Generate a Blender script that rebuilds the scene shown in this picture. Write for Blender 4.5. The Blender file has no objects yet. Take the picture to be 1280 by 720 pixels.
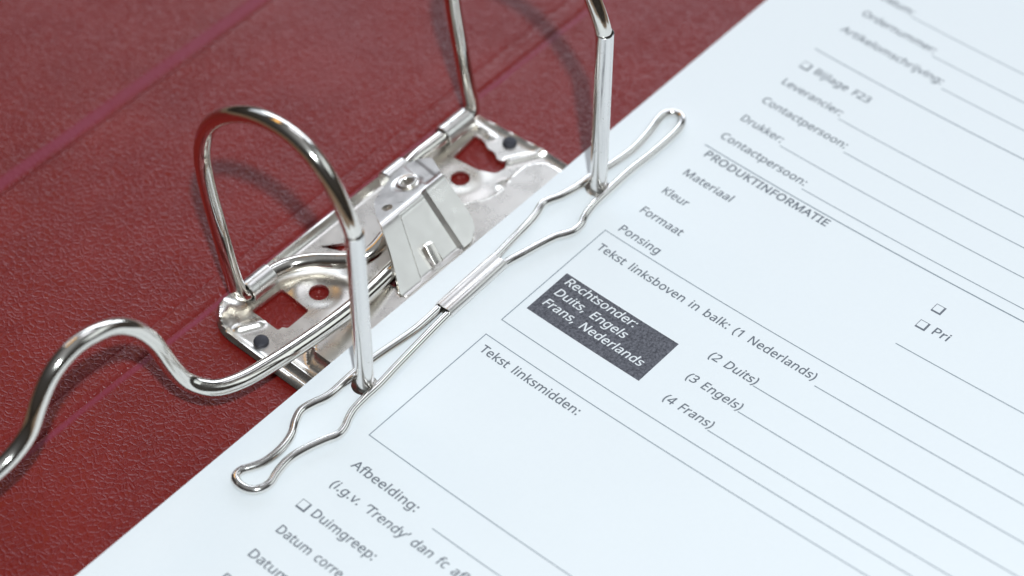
import bpy, bmesh, math
import numpy as np
from mathutils import Vector, Matrix
from mathutils.geometry import delaunay_2d_cdt

S = 0.001                      # everything below is written in millimetres
scene = bpy.context.scene
COL = scene.collection

# ------------------------------------------------------------------ camera
cam_d = bpy.data.cameras.new("camera")
cam = bpy.data.objects.new("camera", cam_d)
COL.objects.link(cam)
RT = Vector((0.66500653, -0.74683474, 0.00204726))
UP = Vector((0.56917571, 0.508584, 0.64605056))
FW = Vector((0.48353421, 0.42846259, -0.76329187))
rot = Matrix((RT, UP, -FW)).transposed().to_4x4()
cam.matrix_world = Matrix.Translation(Vector((-226.151, -243.900, 424.800)) * S) @ rot
cam_d.sensor_width = 36.0
cam_d.lens = 3021.74 / 1280 * 36
cam_d.clip_start = 0.01
cam_d.clip_end = 50.0
cam_d.dof.use_dof = True
cam_d.dof.focus_distance = 0.542
cam_d.dof.aperture_fstop = 8.5
cam_d.dof.aperture_blades = 7
scene.camera = cam

# ------------------------------------------------------------------ light
world = bpy.data.worlds.new("World")
scene.world = world
world.use_nodes = True
wn, wl = world.node_tree.nodes, world.node_tree.links
bg = wn["Background"]
tc = wn.new("ShaderNodeTexCoord")
sep = wn.new("ShaderNodeSeparateXYZ")
ramp = wn.new("ShaderNodeValToRGB")
mr = wn.new("ShaderNodeMapRange")
mr.inputs[1].default_value = -1
mr.inputs[2].default_value = 1
wl.new(tc.outputs["Generated"], sep.inputs[0])
wl.new(sep.outputs["Z"], mr.inputs[0])
wl.new(mr.outputs[0], ramp.inputs[0])
wl.new(ramp.outputs[0], bg.inputs[0])
el = ramp.color_ramp.elements
el[0].position = 0.0
el[0].color = (0.10, 0.085, 0.07, 1)
el[1].position = 1.0
el[1].color = (1.5, 1.55, 1.6, 1)
for pos, c in ((0.5, (0.12, 0.10, 0.085)), (0.58, (0.20, 0.18, 0.16)), (0.80, (0.26, 0.25, 0.25)), (0.90, (0.55, 0.56, 0.58)), (0.95, (1.1, 1.13, 1.17))):
    e = el.new(pos)
    e.color = (*c, 1)
bg.inputs[1].default_value = 0.20


def area(name, pos, target, sx, sy, power, color):
    l = bpy.data.lights.new(name, "AREA")
    l.shape = "RECTANGLE"
    l.size, l.size_y = sx, sy
    l.energy = power
    l.color = color
    o = bpy.data.objects.new(name, l)
    COL.objects.link(o)
    o.location = pos
    d = Vector(target) - Vector(pos)
    o.rotation_euler = d.to_track_quat("-Z", "Y").to_euler()
    return o


T0 = Vector((0.04, 0.01, 0))
key_dir = Vector((-0.44, -0.52, 1)).normalized()
area("key_lamp", T0 + key_dir * 1.0, T0, 0.026, 0.026, 8.4, (0.85, 0.935, 0.975))


def hdir(az, elev):            # azimuth counted clockwise from straight ahead of the camera
    f = Vector((0.748, 0.663, 0))
    r = Vector((0.665, -0.747, 0))
    a, e = math.radians(az), math.radians(elev)
    return (f * math.cos(a) + r * math.sin(a)) * math.cos(e) + Vector((0, 0, math.sin(e)))


area("window_far", T0 + hdir(10, 27) * 1.1, T0, 1.15, 0.40, 5.8, (0.82, 0.90, 1.0))
area("left_fill_panel", T0 + hdir(-34, 27) * 1.1, T0, 0.5, 0.4, 0.7, (0.80, 0.88, 1.0))  # unseen panel, added to lift the sheen on the far hinge crease
area("window_high", T0 + hdir(16, 59) * 1.1, T0, 0.46, 0.36, 0.9, (0.86, 0.90, 1.0))
area("window_side", T0 + hdir(85, 36) * 1.1, T0, 0.8, 0.46, 1.3, (0.88, 0.97, 1.0))
area("warm_lamp", T0 + hdir(-38, 50) * 1.3, T0, 0.40, 0.2, 0.5, (1.0, 0.52, 0.10))

scene.view_settings.view_transform = "Standard"
scene.view_settings.look = "None"
scene.view_settings.exposure = 0.0
scene.view_settings.gamma = 1.0


# ------------------------------------------------------------------ materials
def new_mat(name):
    m = bpy.data.materials.new(name)
    m.use_nodes = True
    nt = m.node_tree
    return m, nt, nt.nodes["Principled BSDF"]


def coords(nt, scale):
    t = nt.nodes.new("ShaderNodeTexCoord")
    mp = nt.nodes.new("ShaderNodeMapping")
    mp.inputs["Scale"].default_value = scale if isinstance(scale, tuple) else (scale,) * 3
    nt.links.new(t.outputs["Object"], mp.inputs[0])
    return mp.outputs[0]


def noise(nt, vec, scale, detail=3, rough=0.5, dist=0.0):
    n = nt.nodes.new("ShaderNodeTexNoise")
    n.inputs["Scale"].default_value = scale
    n.inputs["Detail"].default_value = detail
    n.inputs["Roughness"].default_value = rough
    n.inputs["Distortion"].default_value = dist
    nt.links.new(vec, n.inputs["Vector"])
    return n


def maprange(nt, val, a, b, c, d):
    n = nt.nodes.new("ShaderNodeMapRange")
    n.inputs[1].default_value, n.inputs[2].default_value = a, b
    n.inputs[3].default_value, n.inputs[4].default_value = c, d
    nt.links.new(val, n.inputs[0])
    return n.outputs[0]


def math_node(nt, op, a, b):
    n = nt.nodes.new("ShaderNodeMath")
    n.operation = op
    for i, v in enumerate((a, b)):
        if isinstance(v, (int, float)):
            n.inputs[i].default_value = v
        else:
            nt.links.new(v, n.inputs[i])
    return n.outputs[0]


def bump(nt, bsdf, height, dist, strength=1.0, prev=None):
    b = nt.nodes.new("ShaderNodeBump")
    b.inputs["Strength"].default_value = strength
    b.inputs["Distance"].default_value = dist
    nt.links.new(height, b.inputs["Height"])
    if prev is not None:
        nt.links.new(prev, b.inputs["Normal"])
    nt.links.new(b.outputs[0], bsdf.inputs["Normal"])
    return b.outputs[0]


def metal(name, col, rough, grain=0.0, grain_scale=3.0, smudge=0.08):
    m, nt, b = new_mat(name)
    v = coords(nt, 1000.0)
    b.inputs["Base Color"].default_value = (*col, 1)
    b.inputs["Metallic"].default_value = 1.0
    n = noise(nt, v, 0.22, 4, 0.6, 0.4)
    nt.links.new(maprange(nt, n.outputs[0], 0.3, 0.7, rough - smudge * 0.5, rough + smudge), b.inputs["Roughness"])
    if grain > 0:
        g = noise(nt, v, grain_scale, 3, 0.6)
        bump(nt, b, g.outputs[0], grain * S)
    return m


M = {}
M["wire"] = metal("nickel_wire", (0.80, 0.765, 0.71), 0.10, 0.010, 0.9, 0.06)
M["clip"] = metal("clip_wire", (0.86, 0.84, 0.81), 0.12, 0.006, 1.2, 0.06)
M["post"] = metal("post_steel", (0.82, 0.80, 0.78), 0.20, 0.010, 1.0, 0.10)
M["plate"] = metal("stamped_plate", (0.80, 0.765, 0.715), 0.27, 0.005, 1.4, 0.05)
M["bracket"] = metal("bracket_steel", (0.85, 0.825, 0.79), 0.30, 0.006, 2.5, 0.08)
M["rivet"], nt, b = new_mat("rivet")
b.inputs["Base Color"].default_value = (0.05, 0.05, 0.06, 1)
b.inputs["Metallic"].default_value = 0.6
b.inputs["Roughness"].default_value = 0.55
bump(nt, b, noise(nt, coords(nt, 1000.0), 2.0).outputs[0], 0.1 * S)

# red grained leatherette
M["leather"], nt, b = new_mat("red_leatherette")
v = coords(nt, 1000.0)
dn = noise(nt, v, 0.35, 3, 0.55)
mixv = nt.nodes.new("ShaderNodeVectorMath")
mixv.operation = "MULTIPLY_ADD"
nt.links.new(dn.outputs["Color"], mixv.inputs[0])
mixv.inputs[1].default_value = (2.0, 2.0, 0.0)
nt.links.new(v, mixv.inputs[2])
vo = nt.nodes.new("ShaderNodeTexVoronoi")
vo.feature = "DISTANCE_TO_EDGE"
vo.inputs["Scale"].default_value = 0.66
nt.links.new(mixv.outputs[0], vo.inputs["Vector"])
vo2 = nt.nodes.new("ShaderNodeTexVoronoi")
vo2.feature = "DISTANCE_TO_EDGE"
vo2.inputs["Scale"].default_value = 1.15
nt.links.new(mixv.outputs[0], vo2.inputs["Vector"])
ridge = maprange(nt, vo.outputs["Distance"], 0.0, 0.20, 1.0, 0.0)
ridge2 = maprange(nt, vo2.outputs["Distance"], 0.0, 0.22, 0.22, 0.0)
fine = noise(nt, v, 2.6, 4, 0.6)
# welded seams along the two hinges: pressed smooth, reflected sheen painted in as paler pink
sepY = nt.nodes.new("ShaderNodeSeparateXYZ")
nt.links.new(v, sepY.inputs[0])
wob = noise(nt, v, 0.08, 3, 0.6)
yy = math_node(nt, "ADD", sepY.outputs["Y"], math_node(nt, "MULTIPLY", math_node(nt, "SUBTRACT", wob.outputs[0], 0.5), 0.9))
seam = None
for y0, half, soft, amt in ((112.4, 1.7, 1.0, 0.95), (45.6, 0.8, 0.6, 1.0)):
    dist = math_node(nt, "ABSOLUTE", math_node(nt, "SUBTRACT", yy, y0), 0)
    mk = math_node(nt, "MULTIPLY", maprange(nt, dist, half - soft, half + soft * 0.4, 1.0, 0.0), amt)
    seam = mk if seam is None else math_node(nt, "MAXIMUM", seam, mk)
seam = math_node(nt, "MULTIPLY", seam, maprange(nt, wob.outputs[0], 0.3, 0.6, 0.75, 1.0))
h = math_node(nt, "ADD", ridge, ridge2)
h = math_node(nt, "ADD", h, math_node(nt, "MULTIPLY", fine.outputs[0], 0.15))
patch = noise(nt, v, 0.03, 3, 0.6)                # the grain is worn flatter in places
h = math_node(nt, "MULTIPLY", h, maprange(nt, patch.outputs[0], 0.35, 0.65, 0.6, 1.15))
h = math_node(nt, "MULTIPLY", h, math_node(nt, "SUBTRACT", 1.0, math_node(nt, "MULTIPLY", seam, 0.8)))
bump(nt, b, h, 0.095 * S)
b.inputs["Specular IOR Level"].default_value = 0.42
b.inputs["Specular Tint"].default_value = (1.0, 0.84, 0.90, 1)
blot = noise(nt, v, 0.05, 4, 0.6)
cr = nt.nodes.new("ShaderNodeValToRGB")
cr.color_ramp.elements[0].position = 0.3
cr.color_ramp.elements[0].color = (0.155, 0.0085, 0.0062, 1)
cr.color_ramp.elements[1].position = 0.7
cr.color_ramp.elements[1].color = (0.188, 0.0125, 0.0092, 1)
nt.links.new(blot.outputs[0], cr.inputs[0])
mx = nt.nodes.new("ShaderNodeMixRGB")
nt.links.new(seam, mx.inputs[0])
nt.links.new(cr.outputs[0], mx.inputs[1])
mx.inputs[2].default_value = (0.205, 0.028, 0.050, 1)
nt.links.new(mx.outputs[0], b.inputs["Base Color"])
nt.links.new(math_node(nt, "SUBTRACT", maprange(nt, fine.outputs[0], 0.3, 0.7, 0.31, 0.37), math_node(nt, "MULTIPLY", ridge, 0.06)), b.inputs["Roughness"])

# paper and ink
M["paper"], nt, b = new_mat("white_paper")
v = coords(nt, 1000.0)
pn = noise(nt, v, 0.8, 5, 0.65)
cr = nt.nodes.new("ShaderNodeValToRGB")
cr.color_ramp.elements[0].color = (0.775, 0.80, 0.82, 1)
cr.color_ramp.elements[1].color = (0.80, 0.825, 0.845, 1)
nt.links.new(pn.outputs[0], cr.inputs[0])
nt.links.new(cr.outputs[0], b.inputs["Base Color"])
b.inputs["Roughness"].default_value = 0.75
b.inputs["Specular IOR Level"].default_value = 0.25
pb = bump(nt, b, noise(nt, v, 0.018, 2, 0.5).outputs[0], 1.6 * S)       # handling waves
bump(nt, b, pn.outputs[0], 0.02 * S, 0.6, pb)


def ink(name, c0, c1, scale):
    m, nt, b = new_mat(name)
    v = coords(nt, 1000.0)
    n = noise(nt, v, scale, 3, 0.7)
    cr = nt.nodes.new("ShaderNodeValToRGB")
    cr.color_ramp.elements[0].position = 0.35
    cr.color_ramp.elements[0].color = (*c0, 1)
    cr.color_ramp.elements[1].position = 0.68
    cr.color_ramp.elements[1].color = (*c1, 1)
    nt.links.new(n.outputs[0], cr.inputs[0])
    nt.links.new(cr.outputs[0], b.inputs["Base Color"])
    b.inputs["Roughness"].default_value = 0.6
    b.inputs["Specular IOR Level"].default_value = 0.3
    return m


M["ink"] = ink("printed_ink", (0.12, 0.135, 0.16), (0.18, 0.195, 0.225), 3.0)
M["rule"] = ink("ruled_ink", (0.19, 0.225, 0.26), (0.28, 0.32, 0.36), 3.0)
M["toner"] = ink("toner_panel", (0.048, 0.048, 0.060), (0.16, 0.16, 0.185), 1.7)
M["paper_white"] = ink("knocked_out_white", (0.74, 0.76, 0.78), (0.80, 0.82, 0.84), 2.0)
M["table"], nt, b = new_mat("table_wood")
v = coords(nt, (3.0, 40.0, 3.0))
cr = nt.nodes.new("ShaderNodeValToRGB")
cr.color_ramp.elements[0].color = (0.16, 0.10, 0.06, 1)
cr.color_ramp.elements[1].color = (0.28, 0.19, 0.12, 1)
nt.links.new(noise(nt, v, 1.5, 5, 0.6, 0.5).outputs[0], cr.inputs[0])
nt.links.new(cr.outputs[0], b.inputs["Base Color"])
b.inputs["Roughness"].default_value = 0.5


# ------------------------------------------------------------------ mesh helpers
def link(name, me, mat, parent=None):
    o = bpy.data.objects.new(name, me)
    COL.objects.link(o)
    if mat:
        me.materials.append(mat)
    if parent is not None:
        o.parent = parent
    return o


def mesh_from(name, verts, faces, mat, parent=None, smooth=True):
    me = bpy.data.meshes.new(name)
    me.from_pydata([tuple(c * S for c in v) for v in verts], [], faces)
    me.update()
    if smooth:
        me.polygons.foreach_set("use_smooth", [True] * len(me.polygons))
    return link(name, me, mat, parent)


def spline(pts, per=10):
    """Catmull-Rom (centripetal) through the points."""
    P = [np.array(q, float) for q in pts]
    P = [2 * P[0] - P[1]] + P + [2 * P[-1] - P[-2]]
    out = []
    for i in range(1, len(P) - 2):
        p0, p1, p2, p3 = P[i - 1:i + 3]
        t0 = 0
        t1 = t0 + max(np.linalg.norm(p1 - p0), 1e-6) ** 0.5
        t2 = t1 + max(np.linalg.norm(p2 - p1), 1e-6) ** 0.5
        t3 = t2 + max(np.linalg.norm(p3 - p2), 1e-6) ** 0.5
        for t in np.linspace(t1, t2, per, endpoint=False):
            a1 = (t1 - t) / (t1 - t0) * p0 + (t - t0) / (t1 - t0) * p1
            a2 = (t2 - t) / (t2 - t1) * p1 + (t - t1) / (t2 - t1) * p2
            a3 = (t3 - t) / (t3 - t2) * p2 + (t - t2) / (t3 - t2) * p3
            b1 = (t2 - t) / (t2 - t0) * a1 + (t - t0) / (t2 - t0) * a2
            b2 = (t3 - t) / (t3 - t1) * a2 + (t - t1) / (t3 - t1) * a3
            out.append((t2 - t) / (t2 - t1) * b1 + (t - t1) / (t2 - t1) * b2)
    out.append(P[-2])
    return np.array(out)


def smooth_path(P, n, closed=False):
    for _ in range(n):
        if closed:
            P = (np.roll(P, 1, 0) + 2 * P + np.roll(P, -1, 0)) / 4
        else:
            Q = P.copy()
            Q[1:-1] = (P[:-2] + 2 * P[1:-1] + P[2:]) / 4
            P = Q
    return P


def tube_data(path, radius, seg=20, closed=False, profile=None, up=(0, 0, 1)):
    """Sweep a circle (or a given 2D profile) along a path; rotation-minimising frames."""
    P = np.array(path, float)
    n = len(P)
    if closed:
        T = np.roll(P, -1, 0) - np.roll(P, 1, 0)
    else:
        T = np.gradient(P, axis=0)
    T /= np.linalg.norm(T, axis=1)[:, None]
    u = np.array(up, float)
    a = np.cross(T[0], u)
    if np.linalg.norm(a) < 1e-3:
        a = np.cross(T[0], (1, 0, 0))
    a /= np.linalg.norm(a)
    verts, faces = [], []
    if profile is None:
        th = np.linspace(0, 2 * np.pi, seg, endpoint=False)
        profile = np.stack([np.cos(th), np.sin(th)], 1)
    profile = np.array(profile, float)
    seg = len(profile)
    rad = np.broadcast_to(np.asarray(radius, float), (n,))
    for i in range(n):
        a = a - T[i] * (a @ T[i])
        a /= np.linalg.norm(a)
        bb = np.cross(a, T[i])
        for (c, s) in profile:
            verts.append(P[i] + rad[i] * (c * a + s * bb))
    rng = n if closed else n - 1
    for i in range(rng):
        j = (i + 1) % n
        for k in range(seg):
            l = (k + 1) % seg
            faces.append((i * seg + k, j * seg + k, j * seg + l, i * seg + l))
    if not closed:
        faces.append(tuple(range(seg - 1, -1, -1))[::-1])
        faces.append(tuple(range((n - 1) * seg, n * seg))[::-1])
    return verts, faces


def fix_normals(o):
    bm = bmesh.new()
    bm.from_mesh(o.data)
    bmesh.ops.recalc_face_normals(bm, faces=bm.faces)
    bm.to_mesh(o.data)
    bm.free()


def tube(name, path, radius, mat, parent, seg=20, closed=False, profile=None, split=True):
    v, f = tube_data(path, radius, seg, closed, profile)
    o = mesh_from(name, v, f, mat, parent)
    fix_normals(o)
    if split:
        es = o.modifiers.new("edges", "EDGE_SPLIT")
        es.split_angle = math.radians(50)
    return o


def fillet(poly, r, n=5):
    """Round every corner of a closed 2D polygon."""
    P = [np.array(q[:2], float) for q in poly]
    R = [q[2] if len(q) > 2 else r for q in poly]
    out = []
    for i in range(len(P)):
        a, c, d = P[i - 1], P[i], P[(i + 1) % len(P)]
        la, ld = np.linalg.norm(a - c), np.linalg.norm(d - c)
        t = min(R[i], la * 0.45, ld * 0.45)
        p0 = c + (a - c) / la * t
        p2 = c + (d - c) / ld * t
        for s in np.linspace(0, 1, n):
            out.append((1 - s) ** 2 * p0 + 2 * s * (1 - s) * c + s * s * p2)
    return np.array(out)


def circle(cx, cy, r, n=24, ry=None):
    th = np.linspace(0, 2 * np.pi, n, endpoint=False)
    return np.stack([cx + r * np.cos(th), cy + (ry or r) * np.sin(th)], 1)


def resample(poly, step):
    out = []
    for i in range(len(poly)):
        a, b_ = poly[i], poly[(i + 1) % len(poly)]
        k = max(1, int(round(np.linalg.norm(b_ - a) / step)))
        for j in range(k):
            out.append(a + (b_ - a) * j / k)
    return np.array(out)


def sdist(P, poly):
    """Signed distance to a closed polygon, positive inside."""
    P = np.asarray(P, float)
    d = np.full(len(P), 1e9)
    ins = np.zeros(len(P), bool)
    for i in range(len(poly)):
        a, b_ = poly[i], poly[(i + 1) % len(poly)]
        e = b_ - a
        L = max(e @ e, 1e-12)
        t = np.clip(((P - a) @ e) / L, 0, 1)
        d = np.minimum(d, np.linalg.norm(P - a - t[:, None] * e, axis=1))
        c = ((a[1] > P[:, 1]) != (b_[1] > P[:, 1]))
        with np.errstate(divide="ignore", invalid="ignore"):
            xx = e[0] * (P[:, 1] - a[1]) / (e[1] if e[1] != 0 else 1e-12) + a[0]
        ins ^= c & (P[:, 0] < xx)
    return np.where(ins, d, -d)


def segdist(P, a, b_):
    a, b_ = np.array(a, float), np.array(b_, float)
    e = b_ - a
    t = np.clip(((P - a) @ e) / (e @ e), 0, 1)
    return np.linalg.norm(P - a - t[:, None] * e, axis=1)


def smooth01(x):
    x = np.clip(x, 0, 1)
    return x * x * (3 - 2 * x)


def sheet(name, outline, holes, hfun, step, thick, mat, parent, extra=None, split=48):
    """A stamped sheet: outline with holes, meshed on a fine grid, z = hfun(x, y), given thickness."""
    loops = [resample(np.array(outline), step)] + [resample(np.array(h), step * 0.8) for h in holes]
    allp = np.concatenate(loops)
    lo, hi = allp.min(0), allp.max(0)
    gx, gy = np.meshgrid(np.arange(lo[0], hi[0], step) + step / 2, np.arange(lo[1], hi[1], step) + step / 2)
    G = np.stack([gx.ravel(), gy.ravel()], 1)
    keep = sdist(G, loops[0]) > step * 0.45
    for hl in loops[1:]:
        keep &= sdist(G, hl) < -step * 0.45
    lines = []
    for ln in (extra or []):                     # crease lines the mesh has to follow
        ln = np.array(ln, float)
        m_ = max(2, int(np.linalg.norm(ln[1] - ln[0]) / step))
        L_ = ln[0] + (ln[1] - ln[0]) * np.linspace(0, 1, m_ + 1)[:, None]
        L_ = L_[sdist(L_, loops[0]) > step * 0.5]
        keep &= segdist(G, L_[0], L_[-1]) > step * 0.45
        lines.append(L_)
    G = G[keep]
    pts = np.concatenate([allp, G] + lines)
    edges = []
    k = len(allp) + len(G)
    for L_ in lines:
        edges += [(k + i, k + i + 1) for i in range(len(L_) - 1)]
        k += len(L_)
    k = 0
    for lp in loops:
        n = len(lp)
        edges += [(k + i, k + (i + 1) % n) for i in range(n)]
        k += n
    res = delaunay_2d_cdt([Vector(q) for q in pts], edges, [], 0, 1e-5)
    V = np.array([[q.x, q.y] for q in res[0]])
    F = np.array(res[2])
    cen = V[F].mean(1)
    ok = sdist(cen, loops[0]) > 0
    for hl in loops[1:]:
        ok &= sdist(cen, hl) < 0
    F = F[ok]
    z = hfun(V)
    verts = np.column_stack([V, z])
    o = mesh_from(name, verts.tolist(), [tuple(int(i) for i in f) for f in F], mat, parent)
    bm = bmesh.new()
    bm.from_mesh(o.data)
    bmesh.ops.delete(bm, geom=[v_ for v_ in bm.verts if not v_.link_faces], context="VERTS")
    for f in bm.faces:
        if f.normal.z < 0:
            f.normal_flip()
    bm.to_mesh(o.data)
    bm.free()
    if thick:
        so = o.modifiers.new("thickness", "SOLIDIFY")
        so.thickness = thick * S
        so.offset = -1
        es = o.modifiers.new("edges", "EDGE_SPLIT")
        es.split_angle = math.radians(split)
    return o


def empty(name, loc, label, cat):
    o = bpy.data.objects.new(name, None)
    COL.objects.link(o)
    o.empty_display_size = 0.01
    o.location = [c * S for c in loc]
    o["label"] = label
    o["category"] = cat
    return o


# ------------------------------------------------------------------ the setting: the desk top
me = bpy.data.meshes.new("table_surface")
bm = bmesh.new()
bmesh.ops.create_cube(bm, size=1.0)
for v_ in bm.verts:
    v_.co = Vector((v_.co.x * 1.4 + 0.05, v_.co.y * 1.2 + 0.02, v_.co.z * 0.03 - 0.0072 - 0.015))
bm.to_mesh(me)
bm.free()
tb = link("table_surface", me, M["table"])
tb["kind"] = "structure"

# ------------------------------------------------------------------ the lever arch file
LE = -6.0                      # height of the leatherette surface; the paper lies at 0
file_ = empty("lever_arch_file", (40, 20, LE - 2.2),
              "open dark red leatherette binder with shiny nickel ring mechanism, under the white form", "binder")
file_off = Vector((40, 20, LE - 2.2)) * S


def to_file(o):
    """Parts are modelled in place; hang them on the file's base point."""
    o.parent = file_
    o.matrix_parent_inverse = Matrix.Translation(-file_off)
    return o


X0, X1 = -122.0, 214.0


def board(name, prof, bottom):
    """A cover board: profile (y, z) along the file, extruded over its length, with soft ends."""
    prof = np.array(prof, float)
    xs = np.concatenate([[X0, X0 + 0.6], np.linspace(X0 + 2, X1 - 2, 40), [X1 - 0.6, X1]])
    verts, faces = [], []
    n = len(prof)
    for x in xs:
        e = min(x - X0, X1 - x)
        drop = 1.0 * (1 - min(e / 2.0, 1)) ** 2
        for (y, z) in prof:
            verts.append((x, y, z - drop))
        verts.append((x, prof[-1][0], bottom))
        verts.append((x, prof[0][0], bottom))
    m = n + 2
    for i in range(len(xs) - 1):
        for k in range(m):
            l = (k + 1) % m
            faces.append((i * m + k, (i + 1) * m + k, (i + 1) * m + l, i * m + l))
    faces.append(tuple(range(m)))
    faces.append(tuple(range((len(xs) - 1) * m, len(xs) * m)))
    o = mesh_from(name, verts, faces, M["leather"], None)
    fix_normals(o)
    es = o.modifiers.new("edges", "EDGE_SPLIT")
    es.split_angle = math.radians(40)
    return to_file(o)


def edge_prof(y0, y1, step=2.0):
    return np.arange(y0, y1, step)


# near board (carries the mechanism), spine panel and far board, parted by pressed hinge creases
prof = [(-205, LE - 1.2), (-204, LE - 0.3), (-203, LE)] + [(y, LE) for y in range(-200, 44, 4)]
prof += [(44.3, LE), (44.7, LE - 0.02), (45.0, LE + 0.0), (46.2, LE + 0.26), (46.45, LE + 0.22), (46.8, LE - 0.42)]
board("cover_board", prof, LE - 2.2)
prof = [(46.85, LE - 0.42), (47.3, LE - 0.12), (47.8, LE + 0.08), (48.4, LE + 0.10), (49.4, LE + 0.04), (51.6, LE),
        (52.0, LE - 0.10), (52.3, LE - 0.22), (52.6, LE - 0.10), (53.0, LE)]
prof += [(y, LE) for y in range(56, 106, 4)]
prof += [(107, LE), (108.6, LE), (109.2, LE - 0.10), (109.8, LE - 0.40), (110.2, LE - 0.60)]
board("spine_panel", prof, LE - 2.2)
prof = [(110.25, LE - 0.60), (110.7, LE - 0.50), (111.4, LE - 0.38), (113.2, LE + 0.10), (113.8, LE + 0.20), (114.6, LE + 0.18), (116.5, LE + 0.03), (118, LE)]
prof += [(y, LE) for y in range(120, 356, 6)] + [(358, LE - 0.3), (359, LE - 1.2)]
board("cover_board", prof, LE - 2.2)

# ---- stamped base plate
ZR = -4.2                      # rim height
outline = fillet([(-8.4, -8, 3), (-8.9, 38.5, 4), (-4.0, 44.9, 5), (20, 45.0), (65, 44.4), (82.2, 42.4, 2.0), (84.3, 20), (84.6, -8, 3)], 3.0, 7)
platform = fillet([(-1.2, -6), (-1.2, 16.2), (1.8, 19.0), (5.0, 19.4), (13.8, 17.8), (23.5, 17.2), (30, 20), (50, 23.0), (56, 21.5),
                   (60.5, 18.2), (65, 18.0), (70.5, 19.3), (75, 19.0), (79.4, 15.4), (79.6, -6)], 2.0, 6)
cut_l = fillet([(0.6, 37.2), (9.9, 36.9), (9.4, 27.4), (2.4, 27.4), (2.0, 28.6), (0.6, 28.6)], 0.5, 4)
cut_r = fillet([(67.2, 35.6), (76.8, 36.6, 1.2), (76.5, 33.3), (75.3, 31.5), (75.4, 29.0), (74.0, 27.0), (75.0, 25.0), (73.2, 23.6), (70.4, 24.2), (68.2, 28)], 0.7, 4)
cut_m = fillet([(24.0, 20.2), (31.5, 22.5), (33.0, 17.5), (29.5, 13.6), (25.6, 13.2), (25.2, 17.0)], 1.0, 4)
slit = fillet([(25.0, 39.6), (29.8, 36.0), (31.6, 34.0), (29.4, 32.8), (27.4, 34.8)], 0.3, 3)
hole_l, hole_r = circle(14.9, 29.6, 2.4), circle(63.4, 29.5, 2.4)


def plate_h(P):
    x, y = P[:, 0], P[:, 1]
    z = np.full(len(P), ZR)
    dp = sdist(P, platform)
    z += 3.85 * smooth01((dp + 1.1) / 1.9)
    do = sdist(P, outline)
    z -= 0.55 * (1 - smooth01(do / 0.9))            # the rim is turned down onto the cover
    z += 0.55 * np.exp(-((do - 0.9) / 0.55) ** 2) - 0.3 * smooth01((do - 1.4) / 1.2) * smooth01(-dp / 1.5)
    # raised flange along the spine edge
    z += 1.1 * np.exp(-((y - 43.4) / 0.8) ** 2) * smooth01((x - 9) / 6) * smooth01((66 - x) / 4)
    # corrugations at the left and right ends
    z += 1.3 * np.exp(-(segdist(P, (-4.6, -6), (-4.6, 20.5)) / 1.0) ** 2)
    z += 0.9 * np.exp(-(segdist(P, (-5.2, 35.6), (-0.8, 33.2)) / 0.9) ** 2)
    z += 1.0 * np.exp(-(segdist(P, (-6.2, 40.2), (-2.2, 42.6)) / 1.6) ** 2)
    z += 0.8 * np.exp(-(segdist(P, (75.2, 24.4), (82.6, 20.2)) / 0.9) ** 2)
    z += 0.7 * np.exp(-(segdist(P, (79.2, 40.0), (78.6, 33.0)) / 0.8) ** 2)
    # dished swell round the fixing holes
    for cx, cy in ((14.9, 29.6), (63.4, 29.5)):
        r = np.hypot(x - cx, y - cy)
        z += 0.3 * np.exp(-((r - 5.6) / 2.2) ** 2) * smooth01((30 - abs(x - 39) + 4) / 8) * smooth01(-dp)
    # small pressed dimple by the right step
    z -= 0.9 * np.exp(-((x - 69.0) / 1.2) ** 2 - ((y - 20.6) / 0.7) ** 2)
    z += 0.02 * np.sin(x * 0.31 + 0.7) * np.cos(y * 0.27)
    return z


plate = to_file(sheet("base_plate", outline, [cut_l, cut_r, cut_m, slit, hole_l, hole_r], plate_h, 0.55, 0.9, M["plate"], None))


def lathe(name, prof, centre, mat, parent, n=28, axis="Z"):
    verts, faces = [], []
    m = len(prof)
    for i in range(n):
        a = 2 * math.pi * i / n
        for (r, z) in prof:
            q = (r * math.cos(a), r * math.sin(a), z)
            if axis == "X":
                q = (q[2], q[0], q[1])
            verts.append(tuple(c + d for c, d in zip(q, centre)))
    for i in range(n):
        j = (i + 1) % n
        for k in range(m - 1):
            faces.append((i * m + k, j * m + k, j * m + k + 1, i * m + k + 1))
    o = mesh_from(name, verts, faces, mat, parent)
    bm = bmesh.new()
    bm.from_mesh(o.data)
    bmesh.ops.remove_doubles(bm, verts=bm.verts, dist=1e-7)
    bmesh.ops.recalc_face_normals(bm, faces=bm.faces)
    bm.to_mesh(o.data)
    bm.free()
    es = o.modifiers.new("edges", "EDGE_SPLIT")
    es.split_angle = math.radians(28)
    return o


def sub(o, parent):
    """A sub-part of a part that hangs on the file."""
    o.parent = parent
    o.matrix_parent_inverse = Matrix.Identity(4)
    return o


for rx, ry in ((-4.4, 29.0), (80.1, 28.4)):
    sub(lathe("rivet", [(0, 0.75), (1.2, 0.7), (1.65, 0.45), (1.8, 0.1), (1.8, -1.75), (0, -1.75)], (rx, ry, ZR - 0.05), M["rivet"], None), plate)

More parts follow.
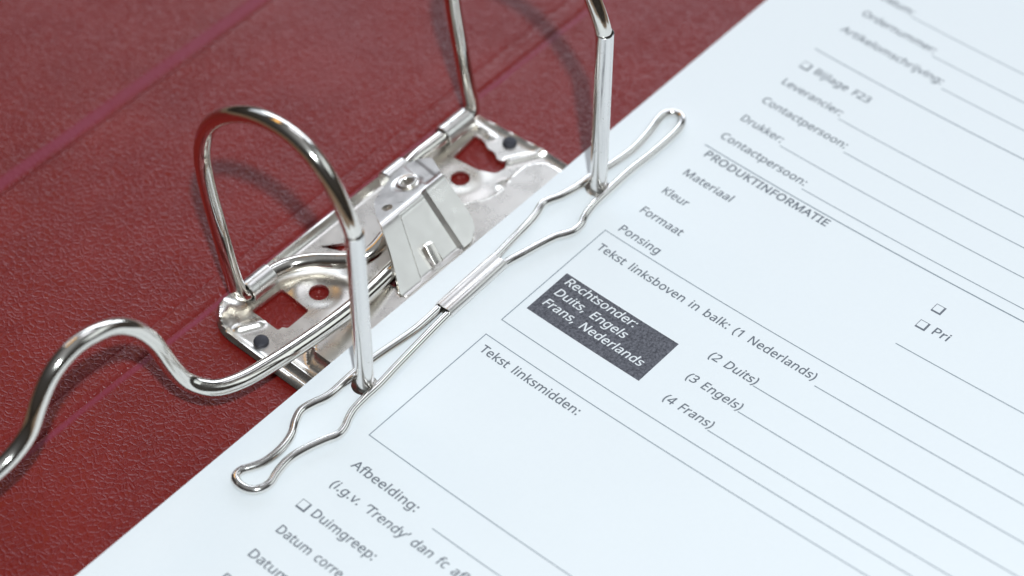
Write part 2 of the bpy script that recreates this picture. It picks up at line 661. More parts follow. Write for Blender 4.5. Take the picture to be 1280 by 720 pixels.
# ---- the two rings: one bent wire each, cranked along the plate as its own axle
arch = [(40.6, 0.0), (42.0, 6.0), (44.2, 18.2), (46.5, 32.3), (46.7, 42.5), (43.0, 53.4), (35.0, 62.3), (25.0, 67.9), (15.4, 68.6),
        (7.8, 64.4), (2.8, 56.8), (0.6, 51.6), (0.1, 49.0)]
AX = -1.45
left = [(33.5, 25.6, 2.2), (29.5, 25.5, 1.0), (26.0, 26.8, 0.0), (22.6, 30.6, -0.6), (19.2, 35.0, -1.0), (15.0, 38.4, AX), (10.0, 40.0, AX),
        (6.0, 40.1, AX), (2.6, 40.1, AX), (0.9, 40.3, AX + 0.5), (0.15, 40.7, AX + 2.2)] + [(0.0, y, z) for (y, z) in arch[1:]]
right = [(46.0, 36.0, -0.6), (50.5, 38.0, -1.0), (55.0, 39.4, -1.2), (60.0, 40.2, AX), (66, 40.1, AX), (72, 40.0, AX), (77.4, 40.0, AX),
         (79.1, 40.2, AX + 0.5), (79.85, 40.7, AX + 2.2)] + [(80.0, y, z) for (y, z) in arch[1:]]
for pts in (left, right):
    P = smooth_path(spline(pts, 12), 6)
    rad = np.full(len(P), 1.95)
    rad[-2:] = 1.9           # the tip is turned down to plug into the post
    to_file(tube("ring_arch", P, rad, M["wire"], None, 28))

# ---- posts
for px in (0.0, 80.0):
    prof = [(1.9, 50.98), (2.06, 51.0), (2.1, 50.96), (2.1, 50.8), (2.1, 49.5), (2.08, 2.0), (2.05, -0.3), (1.95, -0.35), (0, -0.35)]
    # long cylinder: a few rings so that the highlights stay clean
    to_file(lathe("post", prof, (px, 0, 0), M["post"], None, 32))

# ---- rolled hinge collars that hold the axles
for cx0, cx1 in ((2.2, 9.7), (68.6, 77.6)):
    L = cx1 - cx0
    prof = [(2.35, 0.0), (2.7, 0.0), (2.78, 0.06), (2.8, 0.15), (2.8, 0.6)]
    for g in (0.30, 0.38):                        # two pressed lines round the collar
        prof += [(2.8, L * g - 0.25), (2.8, L * g - 0.12), (2.73, L * g - 0.06), (2.73, L * g + 0.06), (2.8, L * g + 0.12), (2.8, L * g + 0.25)]
    prof += [(2.8, L * 0.6), (2.8, L - 0.6), (2.8, L - 0.15), (2.78, L - 0.06), (2.7, L), (2.35, L), (2.35, 0.0)]
    c = lathe("hinge_collar", prof, (cx0, 40.0, AX), M["bracket"], None, 32, "X")
    to_file(c)

# ---- the pressed steel bracket over the lever
bout = fillet([(24.2, 12.2), (26.8, 16.1), (28.9, 19.6), (30.4, 22.6), (31.7, 25.3), (33.6, 28.6), (38.1, 33.6), (42.6, 35.3), (47.6, 36.9), (51.6, 37.6, 2),
               (55.0, 36.8, 1.2), (57.3, 33.1, 1.0), (55.2, 29.3), (51.9, 24.0), (51.4, 15.4), (50.2, 12.6), (47.2, 10.9), (25.2, 10.9)], 0.8, 4)
b_eye = circle(46.9, 31.2, 1.55, 22)
b_hole = circle(37.2, 28.4, 1.3, 18, 1.35)
b_slot = fillet([(35.0, 12.0), (36.0, 16.4), (39.2, 16.4), (38.8, 12.0)], 0.4, 3)


def bracket_h(P):
    x, y = P[:, 0], P[:, 1]
    zc = 9.0 - 0.42 * (y - 24.5)
    zm = 9.0 + 0.715 * (y - 24.5)
    k = 0.45
    z = -np.log(np.exp(-zc / k) + np.exp(-zm / k)) * k        # rounded fold
    low = smooth01((25.2 - y) / 1.2)
    # raised right-hand strip with a pressed wall on its left
    xb = 43.6 + (y - 11.6) * 0.10
    z += 1.5 * np.clip((x - xb) / 0.95, 0, 1) * smooth01((25.0 - y) / 1.0)
    # pressed bead from the fold to the foot
    xg = 31.3 + (y - 13.0) * 0.50
    z -= 0.40 * np.clip((x - xg) / 0.3, 0, 1) * smooth01((24.2 - y) / 0.8)
    # cheek: shallow ribs on its right and a dish round the eyelet
    r = np.hypot(x - 46.9, y - 31.2)
    z -= 0.3 * np.exp(-((r - 2.8) / 0.55) ** 2)
    z -= 0.4 * smooth01((x - (49.4 + (y - 31) * 0.35)) / 0.8) * smooth01((y - 25.5) / 1.5)
    z += 0.25 * smooth01((x - (53.0 + (y - 31) * 0.35)) / 0.8) * smooth01((y - 25.5) / 1.5)
    return np.maximum(z, -0.15)


br = to_file(sheet("lever_bracket", bout, [b_eye, b_hole, b_slot], bracket_h, 0.26, 0.8, M["bracket"], None,
                  [((43.6, 11.6), (44.84, 24.0)), ((44.55, 11.6), (45.79, 24.0)), ((31.3, 13.0), (36.4, 23.2)), ((31.6, 13.0), (36.7, 23.2))], 30))
ey = lathe("eyelet", [(1.45, -1.2), (1.45, 0.1), (1.55, 0.25), (1.7, 0.3), (2.2, 0.3), (2.35, 0.22), (2.45, 0.05), (2.45, -0.4)], (0, 0, 0), M["plate"], None, 24)
ey.data.transform(Matrix.Translation(Vector((46.9, 31.2, 6.35)) * S) @ Matrix.Rotation(math.radians(-22), 4, "X"))
sub(ey, br)
# bent lug in the slot of the bracket
v, f = tube_data([(36.7, 11.8, 1.0), (37.0, 13.6, 2.7), (37.4, 15.2, 4.1), (37.5, 16.0, 3.9)], 1.0, closed=False,
                 profile=fillet([(-1.05, -0.35), (1.05, -0.35), (1.05, 0.35), (-1.05, 0.35)], 0.12, 3))
lug = mesh_from("lug", v, f, M["plate"], None)
fix_normals(lug)
lug.modifiers.new("edges", "EDGE_SPLIT").split_angle = math.radians(40)
sub(lug, br)
# roller behind the cheek
to_file(lathe("roller", [(0, 0), (2.4, 0), (2.7, 0.3), (2.7, 6.7), (2.4, 7), (0, 7)], (47.4, 39.0, 0.2), M["bracket"], None, 28, "X"))

# ---- the lever: a long wire that leaves the bracket, runs along the plate and curls up to a finger grip
lever = [(37.0, 19.8, 0.2), (27.7, 18.1, 0.9), (12.0, 15.7, 3.5), (-2.3, 15.1, 5.8), (-13.4, 15.1, 7.8), (-22.6, 15.7, 9.6), (-28.6, 17.6, 11.2), (-32.3, 21.2, 14.0),
         (-34.5, 23.4, 20.0), (-37.0, 24.8, 29.5), (-40.0, 26.2, 35.0), (-43.8, 27.2, 38.3), (-49.0, 27.4, 40.5), (-54.2, 27.6, 41.0), (-60.5, 27.4, 39.0), (-65.5, 27.0, 34.0), (-69.5, 26.8, 28.0), (-75.0, 27.0, 24.5), (-84.0, 27.4, 23.0), (-92, 27.6, 22.8)]
to_file(tube("lever", smooth_path(spline(lever, 12), 8), 2.0, M["wire"], None, 28))

# ------------------------------------------------------------------ the printed form
PAPER_TOP = 0.0


def zs(v):
    """Height of the sheet v millimetres in from the ring holes: flat at the clip, rising gently towards its outer edge."""
    v = np.maximum(np.asarray(v, float), 0)
    return 0.7817 * v ** 2 / 1000 - 0.17893 * v ** 3 / 1e5


PU0, PU1, PV0, PV1 = -108.0, 205.0, -10.2, 200.0


def paper_h(P):
    return zs(-P[:, 1])


paper = sheet("printed_form", [np.array(q) for q in ((PU0, -PV1), (PU1, -PV1), (PU1, -PV0), (PU0, -PV0))],
              [circle(0.0, 0.3, 3.0, 32), circle(80.0, 0.3, 3.0, 32)], paper_h, 2.5, 0.12, M["paper"], None)
paper["label"] = "white printed form with a dark text panel and ruled boxes, held on two posts"
paper["category"] = "paper form"

GLYPHS = {
 ' ': (209, ''),
 "'": (180, '128,573 112,366 68,366 52,573'),
 '(': (241, '32,220 35,285 45,348 60,409 83,468 113,522 150,573 217,573 167,493 132,407 111,315 103,221 107,159 116,98 132,38 154,-20 182,-75 216,-127 150,-127 113,-77 83,-24 60,34 45,94 35,156'),
 ')': (241, '209,220 205,156 196,94 180,34 158,-24 128,-77 91,-127 25,-127 59,-75 87,-20 108,38 124,98 134,159 137,221 134,283 124,346 108,406 87,465 59,521 24,573 91,573 128,522 158,468 180,409 196,348 205,285'),
 ',': (215, '154,84 136,23 111,-42 85,-103 33,-103 49,-38 63,31 73,93 148,93'),
 '.': (215, '58,43 61,69 72,85 88,94 107,97 126,94 142,85 153,69 157,43 153,18 142,2 126,-8 107,-11 88,-8 72,2 61,18'),
 '1': (459, '285,0 216,0 216,400 216,439 217,470 219,499 196,477 169,455 108,405 71,452 226,573 285,573'),
 '2': (459, '417,0 38,0 38,59 188,210 261,287 306,353 318,387 322,424 315,466 294,496 261,514 221,520 181,517 147,506 83,466 45,513 94,548 153,572 221,581 270,576 313,562 347,540 372,510 388,472 394,428 389,385 375,344 353,305 324,267 247,185 128,67 128,64 417,64'),
 '3': (459, '395,439 392,403 381,372 363,347 340,326 310,311 277,302 277,298 337,283 379,255 405,214 413,163 407,116 390,74 360,40 318,14 263,-3 193,-8 110,-1 36,23 36,89 114,61 194,51 260,59 305,81 331,117 339,164 335,197 320,223 297,242 265,255 226,263 179,265 123,265 123,326 180,326 223,329 259,339 286,356 307,377 319,404 323,434 316,471 295,498 262,516 219,521 164,515 117,498 75,473 39,521 73,544 115,563 163,576 218,581 296,571 352,540 384,495'),
 '4': (459, '443,130 359,130 359,0 291,0 291,130 17,130 17,190 286,576 359,576 359,193 443,193|291,374 291,412 293,444 294,474 295,500 292,500 276,468 257,438 86,193 291,193'),
 ':': (215, '58,43 61,69 72,85 88,94 107,97 126,94 142,85 153,69 157,43 153,18 142,2 126,-8 107,-11 88,-8 72,2 61,18|58,387 61,412 72,429 88,438 107,441 126,438 142,429 153,412 157,387 153,362 142,345 126,335 107,332 88,335 72,345 61,362'),
 'A': (512, '437,0 368,177 141,177 73,0 0,0 224,575 289,575 512,0|282,415 274,438 263,473 255,500 247,468 238,438 230,415 165,241 346,241'),
 'B': (521, '241,573 336,565 404,541 434,515 453,478 459,431 456,399 446,371 431,347 409,328 382,313 350,304 350,300 415,279 441,261 461,236 474,203 478,163 472,115 454,74 425,42 385,19 337,5 279,0 78,0 78,573|256,329 318,335 357,352 377,382 384,423 376,463 351,490 308,506 245,511 150,511 150,329|150,269 150,61 265,61 330,68 371,91 394,125 401,168 398,197 388,221 370,241 344,256 307,266 260,269'),
 'C': (507, '323,517 280,513 241,502 206,482 178,456 155,423 139,383 129,337 125,286 131,220 147,164 175,117 213,83 262,62 322,55 394,62 460,78 460,15 393,-2 312,-8 232,1 166,28 115,72 78,131 56,203 49,287 53,349 67,406 89,456 120,499 159,534 206,559 261,575 324,581 409,572 482,547 453,486 394,508'),
 'D': (585, '536,292 528,203 501,131 457,74 399,33 325,8 237,0 78,0 78,573 254,573 335,565 404,540 460,501 502,446 528,377|460,289 454,359 435,415 404,457 361,487 308,505 244,511 150,511 150,62 228,62 299,68 357,87 402,119 434,164 454,220'),
 'E': (446, '398,0 78,0 78,573 398,573 398,509 150,509 150,330 383,330 383,268 150,268 150,63 398,63'),
 'F': (416, '150,0 78,0 78,573 398,573 398,509 150,509 150,306 383,306 383,243 150,243'),
 'I': (272, '239,0 32,0 32,42 99,57 99,515 32,531 32,573 239,573 239,531 172,515 172,57 239,42'),
 'K': (496, '496,0 411,0 209,273 150,222 150,0 78,0 78,573 150,573 150,290 199,345 249,399 403,573 488,573 261,323'),
 'L': (420, '78,0 78,573 150,573 150,64 400,64 400,0'),
 'M': (727, '330,0 142,502 139,502 142,461 144,407 144,347 144,0 78,0 78,573 184,573 361,103 364,103 544,573 650,573 650,0 578,0 578,352 579,408 581,460 584,501 581,501 390,0'),
 'N': (609, '532,0 447,0 141,476 138,476 141,432 143,378 144,320 144,0 78,0 78,573 161,573 467,99 470,99 468,137 466,193 464,249 464,573 532,573'),
 'O': (626, '577,287 573,224 561,166 540,116 510,73 473,38 428,13 375,-3 314,-8 251,-3 196,13 151,39 114,73 85,116 65,167 53,224 49,288 56,370 78,442 114,500 166,545 232,572 314,581 393,572 459,545 510,501 547,442 570,370|125,287 130,220 145,163 171,117 207,83 255,62 314,55 373,62 420,83 456,117 481,163 496,220 501,287 490,384 456,457 421,491 373,511 314,518 255,511 207,490 171,457 145,411 130,354'),
 'P': (485, '229,573 326,562 393,528 421,495 439,454 444,404 433,336 417,306 395,278 364,255 324,238 275,227 216,223 150,223 150,0 78,0 78,573|223,511 150,511 150,285 208,285 258,288 298,296 330,311 352,334 365,363 370,401 361,449 334,484 289,504'),
 'R': (499, '236,573 301,568 353,555 393,532 422,500 439,460 444,410 440,368 427,334 408,306 385,285 330,257 487,0 403,0 264,237 150,237 150,0 78,0 78,573|232,510 150,510 150,298 236,298 296,304 338,325 362,359 370,407 366,440 355,467 336,486 310,500 275,507'),
 'T': (446, '259,0 187,0 187,509 8,509 8,573 437,573 437,509 259,509'),
 'U': (586, '513,202 507,146 489,95 459,52 416,20 360,-1 290,-8 225,-2 171,18 128,50 97,93 78,144 72,204 72,573 144,573 144,201 154,139 182,93 228,64 294,55 342,59 379,73 407,96 427,126 438,161 442,202 442,573 513,573'),
 'a': (450, '231,437 299,428 347,403 376,358 385,293 385,0 334,0 320,61 317,61 279,22 234,-1 172,-8 136,-5 103,6 75,23 55,48 41,80 37,119 50,176 87,219 152,245 243,257 316,259 316,285 310,330 293,359 265,375 227,380 163,370 106,347 84,400 151,426|252,208 184,200 141,182 118,155 110,119 115,87 132,66 157,53 188,49 238,56 279,79 306,117 315,172 315,210'),
 'b': (493, '139,461 138,410 135,373 139,373 161,398 189,419 226,432 272,437 322,431 365,412 401,381 428,338 444,283 449,215 444,147 427,91 400,48 365,17 322,-2 272,-8 226,-3 189,10 161,31 139,55 133,55 119,0 68,0 68,609 139,609|260,379 219,374 188,361 165,339 150,308 142,268 139,217 139,214 145,144 165,93 202,61 261,51 312,61 348,93 369,145 376,216 369,287 348,338 311,368'),
 'c': (385, '241,-8 187,-2 139,15 99,45 69,87 50,143 44,213 51,284 71,342 102,385 142,415 191,432 245,438 309,431 358,415 337,356 292,370 244,376 204,371 172,358 148,335 131,303 120,263 117,213 120,166 131,126 148,94 172,71 202,58 240,53 302,60 351,78 351,15 304,-2'),
 'd': (493, '221,-8 171,-2 128,17 92,48 65,91 49,146 44,214 49,282 66,338 93,381 128,413 171,432 221,438 280,429 323,407 354,374 359,374 356,405 354,438 354,609 425,609 425,0 368,0 358,58 354,58 323,24 279,1|232,51 290,60 328,88 348,135 355,200 355,213 349,284 329,336 291,369 231,379 181,368 146,334 124,281 117,213 124,144 146,93 181,61'),
 'e': (452, '234,438 286,432 329,414 364,385 390,346 406,299 411,244 411,201 117,201 127,137 154,90 197,62 254,52 327,60 392,82 392,20 327,-1 251,-8 194,-2 143,17 101,48 70,91 51,146 44,212 50,277 68,333 96,378 134,411 181,431|233,380 188,372 154,348 130,309 119,257 338,257 335,292 326,322 312,346 292,364 266,376'),
 'f': (276, '266,375 158,375 158,0 87,0 87,375 12,375 12,408 87,432 87,457 92,507 104,547 124,577 152,597 186,609 227,613 274,609 310,599 292,544 262,552 228,556 197,550 175,532 162,502 158,458 158,430 266,430'),
 'g': (493, '221,438 261,434 297,422 329,402 355,373 359,373 369,430 425,430 425,-7 420,-63 404,-109 378,-146 341,-172 293,-187 233,-192 147,-186 78,-165 78,-100 149,-125 237,-134 286,-126 324,-101 347,-63 355,-13 355,4 356,32 358,57 354,57 329,28 299,8 263,-4 221,-8 170,-2 126,18 91,51 56,121 44,214 56,306 91,377 126,411 169,431|230,379 197,374 169,359 147,336 130,303 120,262 117,213 124,143 146,92 182,60 232,50 288,58 309,69 326,85 349,131 356,197 356,214 353,267 343,309 326,340 302,362 270,374'),
 'h': (496, '139,431 138,399 135,370 140,370 174,407 221,429 273,437 321,433 360,421 391,400 413,370 426,330 431,280 431,0 361,0 361,275 355,321 338,353 308,372 265,379 222,374 189,360 166,338 150,308 142,269 139,222 139,0 68,0 68,609 139,609'),
 'i': (207, '139,430 139,0 68,0 68,430|104,591 133,580 142,566 145,546 142,526 133,512 104,501 88,504 75,512 66,526 63,546 66,566 75,580 88,588'),
 'j': (207, '18,-192 -18,-190 -44,-183 -44,-126 -19,-132 9,-134 32,-130 51,-120 64,-100 68,-67 68,430 139,430 139,-64 136,-101 126,-133 110,-159 87,-177 56,-189|63,546 66,566 75,580 88,588 104,591 133,580 142,566 145,546 142,526 133,512 104,501 88,504 75,512 66,526'),
 'k': (428, '138,291 137,257 135,221 138,221 152,240 172,264 189,285 326,430 409,430 235,246 421,0 336,0 187,200 138,158 138,0 68,0 68,609 138,609'),
 'l': (207, '139,0 68,0 68,609 139,609'),
 'm': (750, '540,438 603,429 649,401 676,352 685,280 685,0 615,0 615,277 610,321 594,353 567,372 528,379 474,369 438,342 418,298 411,237 411,0 342,0 342,277 332,333 320,353 303,367 281,376 253,379 215,374 185,360 164,338 150,308 141,269 139,223 139,0 68,0 68,430 125,430 136,371 140,371 173,409 217,431 266,438 312,433 349,420 378,398 398,366 402,366 427,398 461,420 499,433'),
 'n': (496, '275,438 343,429 391,401 421,352 431,280 431,0 361,0 361,275 355,321 338,353 308,372 265,379 204,368 166,338 146,289 139,223 139,0 68,0 68,430 125,430 136,371 140,371 175,409 222,431'),
 'o': (485, '442,216 438,165 428,121 411,82 388,51 359,25 324,7 285,-4 241,-8 200,-4 163,7 129,25 100,51 77,82 59,121 48,165 44,216 50,282 68,336 97,380 137,412 186,431 244,438 299,431 347,412 387,380 417,336 436,282|117,216 120,169 130,128 147,95 172,71 203,56 243,51 282,56 314,71 339,95 356,128 366,169 369,216 365,263 355,303 338,335 314,359 282,374 242,379 185,368 147,335 124,284'),
 'p': (493, '273,438 322,432 365,413 401,383 428,339 444,284 449,216 444,148 427,93 401,49 365,17 322,-2 272,-8 213,1 170,24 139,55 134,55 137,20 139,-16 139,-192 68,-192 68,430 126,430 136,371 139,371 170,405 213,429|260,379 221,374 190,362 167,342 152,313 142,275 139,229 139,216 142,167 150,126 165,93 188,70 220,55 261,51 297,56 326,72 348,98 364,131 373,171 376,217 369,283 348,334 311,367'),
 'r': (331, '269,438 295,437 319,433 310,368 287,372 264,374 217,363 176,334 149,289 139,229 139,0 68,0 68,430 126,430 134,351 137,351 170,395 214,426 240,435'),
 's': (384, '348,119 343,80 327,49 302,24 268,6 226,-4 176,-8 99,-1 42,19 42,83 104,60 178,49 224,53 256,66 274,86 280,112 271,141 239,167 174,196 103,228 76,245 57,266 45,292 41,324 52,372 85,408 137,430 202,438 275,430 339,409 315,353 258,372 197,380 159,377 131,366 114,350 108,328 119,298 154,274 219,246 289,215 314,197 333,176 344,150'),
 't': (289, '212,50 245,53 272,59 272,5 240,-4 200,-8 167,-5 138,4 112,20 91,44 78,79 74,125 74,375 13,375 13,409 75,437 103,528 144,528 144,430 269,430 269,375 144,375 144,127 149,93 163,69 185,54'),
 'u': (496, '427,430 427,0 370,0 359,57 356,57 321,20 273,-1 220,-8 173,-4 134,8 103,29 81,59 68,99 63,148 63,430 135,430 135,153 141,108 158,76 188,57 230,51 273,55 306,69 330,91 345,121 354,160 357,206 357,430'),
 'v': (407, '163,0 0,430 75,430 167,176 180,137 193,96 201,63 204,63 214,96 227,138 241,176 332,430 407,430 244,0'),
 'y': (409, '1,430 76,430 169,185 184,144 196,105 205,68 209,68 224,121 245,186 333,430 409,430 224,-59 188,-130 165,-156 138,-176 106,-188 67,-192 34,-190 9,-186 9,-130 30,-133 56,-135 99,-126 130,-99 152,-59 174,-2'),
 '‘': (140, '10,385 28,446 53,512 79,573 131,573 115,507 101,438 91,376 14,376'),
 '’': (140, '131,564 112,503 88,437 62,376 10,376 21,424 32,476 42,527 50,573 125,573'),
}



def text_mesh(name, s, u, v0, v1, size, mat, parent, lift=0.035, bold=0.0, track=0.0, shear=0.0):
    """Flat printed lettering: outlines filled, then laid on the sheet between v0 and v1 with its baseline at u."""
    cu = bpy.data.curves.new(name, "CURVE")
    cu.dimensions = "2D"
    cu.fill_mode = "BOTH"
    x = 0.0
    xmax = 0.0
    rims = []
    for ch in s:
        adv, data = GLYPHS[ch]
        if data:
            for cont in data.split("|"):
                pts = [tuple(int(c) for c in q.split(",")) for q in cont.split()]
                sp = cu.splines.new("POLY")
                sp.points.add(len(pts) - 1)
                for p_, q in zip(sp.points, pts):
                    p_.co = ((x + q[0]) / 1000, q[1] / 1000, 0, 1)
                    xmax = max(xmax, (x + q[0]) / 1000)
                rims.append(np.array([((x + q[0]) / 1000, q[1] / 1000) for q in pts]))
                sp.use_cyclic_u = True
        x += adv * (1.55 if ch == " " else 1.0) + track
    tmp = bpy.data.objects.new("tmp", cu)
    COL.objects.link(tmp)
    dg = bpy.context.evaluated_depsgraph_get()
    me = bpy.data.meshes.new_from_object(tmp.evaluated_get(dg))
    bpy.data.objects.remove(tmp)
    bpy.data.curves.remove(cu)
    sx = (v1 - v0) / xmax
    n = len(me.vertices)
    co = np.empty(n * 3)
    me.vertices.foreach_get("co", co)
    co = co.reshape(-1, 3)
    faces = [tuple(p_.vertices) for p_ in me.polygons]
    if bold > 0:                     # a pen stroke along every outline makes the letters heavier
        V2, k = [], n
        for c_ in rims:
            nx = np.roll(c_, -1, 0)
            for p_, q in zip(c_, nx):
                d_ = q - p_
                L_ = np.linalg.norm(d_)
                if L_ < 1e-6:
                    continue
                d_ = d_ / L_ * bold
                m_ = np.array([-d_[1], d_[0]])
                V2 += [p_ - d_ * 0.5 - m_, q + d_ * 0.5 - m_, q + d_ * 0.5 + m_, p_ - d_ * 0.5 + m_]
                faces.append((k, k + 1, k + 2, k + 3))
                k += 4
        V2 = np.array(V2)
        co = np.vstack([co, np.column_stack([V2, np.full(len(V2), 1.0)])])
    co[:, 0] += co[:, 1] * shear
    vv = v0 + co[:, 0] * sx
    uu = u + co[:, 1] * size
    W = np.column_stack([uu, -vv, zs(vv) + lift + co[:, 2] * 0.006]) * S
    bpy.data.meshes.remove(me)
    me = bpy.data.meshes.new(name)
    me.from_pydata(W.tolist(), [], faces)
    me.update()
    me.materials.clear()
    bm = bmesh.new()
    bm.from_mesh(me)
    for f in bm.faces:
        if f.normal.z < 0:
            f.normal_flip()
    bm.to_mesh(me)
    bm.free()
    me.name = name
    return link(name, me, mat, parent)


def strip_data(a, b_, w, lift):
    """A printed line from (u, v) to (u, v), following the sheet."""
    a, b_ = np.array(a, float), np.array(b_, float)
    d = (b_ - a) / np.linalg.norm(b_ - a)
    nrm = np.array([-d[1], d[0]]) * w / 2
    k = max(1, int(np.linalg.norm(b_ - a) / 2))
    verts, faces = [], []
    for i in range(k + 1):
        q = a + (b_ - a) * i / k
        for sgn in (-1, 1):
            p_ = q + sgn * nrm
            verts.append((p_[0], -p_[1], float(zs(p_[1])) + lift))
    for i in range(k):
        faces.append((2 * i, 2 * i + 1, 2 * i + 3, 2 * i + 2))
    return verts, faces


def strips(name, segs, mat, parent, lift=0.03):
    V_, F_ = [], []
    for a, b_, w in segs:
        v, f = strip_data(a, b_, w, lift)
        k = len(V_)
        V_ += v
        F_ += [tuple(i + k for i in q) for q in f]
    o = mesh_from(name, V_, F_, mat, parent, False)
    bm = bmesh.new()
    bm.from_mesh(o.data)
    for f in bm.faces:
        if f.normal.z < 0:
            f.normal_flip()
    bm.to_mesh(o.data)
    bm.free()
    return o


VE = 184.0                     # where the form's lines end on the right
SZ = 3.95
TEXT = [("Datum:", 178.3, 11.0, 20.9), ("Ordernummer:", 170.2, 11.0, 33.3), ("Artikelomschrijving:", 162.0, 10.6, 41.2),
        ("Bijlage F23", 145.1, 14.6, 31.4), ("Leverancier:", 137.1, 10.7, 28.8), ("Contactpersoon:", 128.7, 11.0, 36.4),
        ("Drukker:", 120.4, 10.9, 23.4), ("Contactpersoon:", 112.4, 11.0, 36.5), ("PRODUKTINFORMATIE", 104.95, 11.85, 48.5),
        ("Materiaal", 96.85, 11.9, 26.3), ("Kleur", 88.9, 11.85, 19.4), ("Formaat", 80.65, 11.9, 24.3), ("Ponsing", 72.75, 11.9, 23.9),
        ("Tekst linksboven in balk: (1 Nederlands)", 64.95, 12.0, 74.9), ("(2 Duits)", 55.8, 52.5, 65.6), ("(3 Engels)", 47.75, 52.5, 67.5),
        ("(4 Frans)", 39.75, 52.5, 65.8), ("Tekst linksmidden:", 24.15, 12.1, 40.9), ("Afbeelding:", -18.2, 13.0, 31.9),
        ("(i.g.v. ’Trendy’ dan fc afb", -24.9, 13.1, 53.2), ("Duimgreep:", -33.2, 15.4, 33.7), ("Datum corre", -41.0, 12.7, 31.6),
        ("Datum", -49.2, 12.6, 23.7), ("F", -57.4, 12.6, 14.4), ("Pri", 92.6, 86.7, 91.0)]
for s_, u_, a_, b_ in TEXT:
    text_mesh("printed_text", s_, u_, a_, b_, SZ, M["ink"], paper, bold=0.016 if s_.isupper() and len(s_) > 3 else 0.010,
              track=20 if s_.isupper() and len(s_) > 3 else 8, shear=0.12 if s_[0] == "(" else 0.03)

LW = 0.24
for u_, a_, w_ in ((177.9, 21.4, LW), (169.3, 33.7, LW), (161.0, 42.3, LW), (152.5, 9.9, LW * 1.25), (136.2, 29.2, LW), (127.7, 37.0, LW), (119.6, 24.0, LW),
                   (111.4, 36.8, LW), (108.1, 10.0, LW * 1.35), (63.95, 76.1, LW), (55.5, 65.6, LW), (47.5, 67.6, LW), (39.2, 65.8, LW), (-18.8, 37.8, LW), (85.3, 82.6, LW)):
    strips("ruled_line", [((u_, a_), (u_, VE), w_)], M["rule"], paper)


def box(u0, u1, v0, v1, w):
    h = w / 2
    strips("box_outline", [((u1, v0 - h), (u1, v1 + h), w), ((u0, v0 - h), (u0, v1 + h), w), ((u0 + h, v0), (u1 - h, v0), w), ((u0 + h, v1), (u1 - h, v1), w)],
           M["rule"], paper)


box(34.3, 70.8, 10.0, VE, LW)
box(-9.4, 28.8, 10.2, VE, LW)


def checkbox(u0, v0, s=2.3):
    u1, v1 = u0 + s, v0 + s
    t, k = 0.16, 0.5
    strips("checkbox", [((u1, v0 - t / 2), (u1, v1 + k / 2), t), ((u0, v0 - t / 2), (u0, v1 + k / 2), k), ((u0 + k / 2, v0), (u1 - t / 2, v0), t),
                        ((u0 + k / 2, v1), (u1 - t / 2, v1), k)], M["ink"], paper)


for u_, v_ in ((144.9, 10.8), (-33.4, 11.6), (98.6, 82.9), (92.4, 82.9)):
    checkbox(u_, v_)

# dark panel, with its white lettering
pu0, pu1, pv0, pv1 = 40.6, 54.7, 12.0, 45.25
segs = []
V_, F_ = [], []
n_ = 18
for i in range(n_ + 1):
    vv = pv0 + (pv1 - pv0) * i / n_
    for uu in (pu0, pu1):
        V_.append((uu, -vv, float(zs(vv)) + 0.03))
for i in range(n_):
    F_.append((2 * i, 2 * i + 2, 2 * i + 3, 2 * i + 1))
panel = mesh_from("dark_panel", V_, F_, M["toner"], paper, False)
for s_, u_, a_, b_ in (("Rechtsonder:", 51.85, 13.3, 34.1), ("Duits, Engels", 47.9, 13.5, 34.5), ("Frans, Nederlands", 43.9, 13.45, 42.6)):
    text_mesh("panel_text", s_, u_, a_, b_, SZ * 1.02, M["paper_white"], panel, lift=0.065, bold=0.010, shear=0.16)

# ------------------------------------------------------------------ the wire retainer clip on the form
CZ = 1.1
clip = empty("paper_retainer", (36, 0.5, 0.0), "silver bent wire retainer bar with centre sleeve, lying on the form around both posts", "wire clip")
coff = Matrix.Translation(-Vector((36, 0.5, 0.0)) * S)


def to_clip(o):
    o.parent = clip
    o.matrix_parent_inverse = coff
    return o


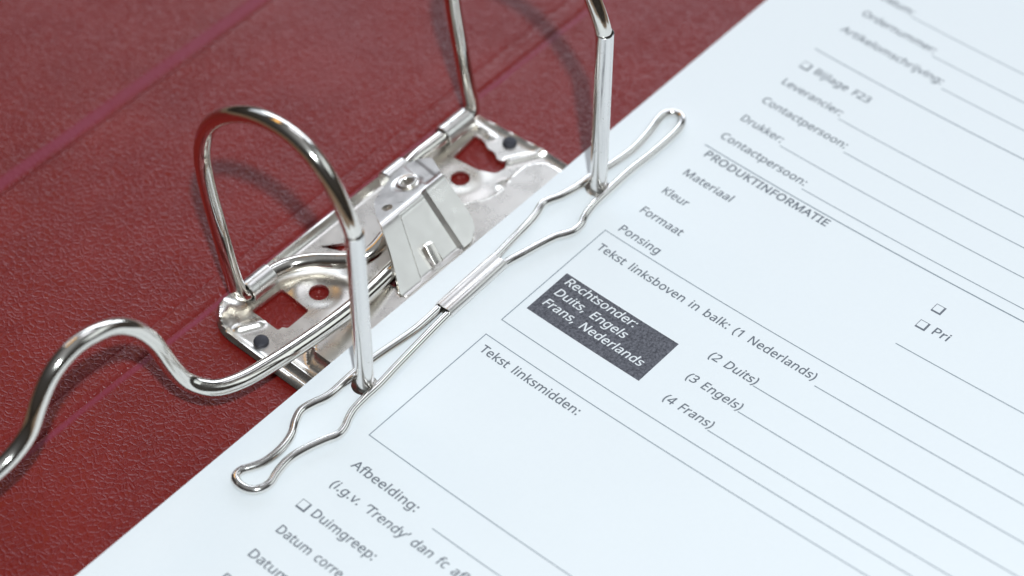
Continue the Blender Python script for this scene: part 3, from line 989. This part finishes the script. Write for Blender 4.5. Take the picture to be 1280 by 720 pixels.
low = [(32, 2.45), (27.2, 2.3), (18.4, 2.0), (6.7, 3.2), (1.0, 3.55), (-2.1, 3.55), (-8.4, 3.4), (-12.4, 4.6), (-15.2, 5.0), (-18.2, 3.8), (-21.0, 2.0), (-24.4, 1.0), (-27.8, 0.8), (-31.0, 1.2),
       (-33.4, 2.3), (-35.0, 3.1), (-36.5, 3.2), (-37.6, 2.5), (-38.1, 0.8), (-37.9, -1.1), (-36.9, -2.7), (-35.2, -3.7), (-33.2, -3.8), (-30.9, -3.1), (-26.5, -2.4), (-22.3, -3.0), (-17.5, -4.5),
       (-14.5, -5.7), (-12.4, -5.5), (-9.7, -4.3), (-7.2, -3.5), (-3.3, -3.1), (1.3, -2.95), (6.9, -2.3), (13.9, -1.6), (26.6, -0.45), (32, -0.3)]
high = [(41, 2.9), (46.2, 3.0), (49.4, 3.3), (55.6, 3.9), (60.8, 4.4), (63.6, 5.0), (66.6, 5.9), (68.6, 5.4), (71.0, 4.4), (76.5, 3.3), (80.5, 3.05), (85.9, 2.1), (93.6, 1.3), (98.3, 1.6), (102.7, 2.3), (106.2, 3.1),
        (108.6, 3.2), (110.3, 2.3), (111.0, 0.6), (110.4, -0.9), (108.8, -2.1), (105.9, -2.8), (101.1, -3.0), (95.8, -3.0), (89.6, -2.7), (81.0, -2.95), (77.8, -3.1), (73.8, -3.4), (70.2, -4.2), (67.4, -5.3), (64.6, -5.2), (62.8, -4.4),
        (61.0, -3.4), (57.7, -2.4), (51.5, -1.0), (46.4, 0.1), (41, 0.2)]
for pts in (low, high):
    P = spline([(x, y, CZ + 0.05) for x, y in pts], 8)
    to_clip(tube("wire_loop", smooth_path(P, 2), 1.05, M["clip"], None, 22))
# sleeve: a strip rolled round the two wires, pinched between them
th = np.linspace(0, 2 * np.pi, 60, endpoint=False)
prof = []
for t in th:
    # two lobes of radius 1.4 round the wires, with a shallow valley between them
    c, sn = math.cos(t), math.sin(t)
    w = 2.55 * c
    q = abs(w) - 1.2
    hgt = math.sqrt(max(1.36 ** 2 - q * q, 0.0)) if q > 0 else 1.36 - 0.26 * (q / 1.2) ** 2
    prof.append((w, math.copysign(hgt, sn)))
prof = np.array(prof)
inner = prof * np.array([0.90, 0.82])
pa, pb = np.array((26.7, 0.95, 1.36)), np.array((46.3, 1.55, 1.36))
stations = [(pa, inner), (pa, prof * 0.98), (pa + (pb - pa) * 0.01, prof), (pb - (pb - pa) * 0.01, prof), (pb, prof * 0.98), (pb, inner)]
d = (pb - pa) / np.linalg.norm(pb - pa)
sd = np.array((-d[1], d[0], 0))
V_, F_ = [], []
for c_, pr in stations:
    for (w, hh) in pr:
        V_.append(tuple(c_ + sd * w + np.array((0, 0, hh))))
m_ = len(prof)
for i in range(len(stations)):
    j = (i + 1) % len(stations)
    for k in range(m_):
        l = (k + 1) % m_
        F_.append((i * m_ + k, i * m_ + l, j * m_ + l, j * m_ + k))
sl = mesh_from("sleeve", V_, F_, M["bracket"], None)
fix_normals(sl)
sl.modifiers.new("edges", "EDGE_SPLIT").split_angle = math.radians(45)
to_clip(sl)
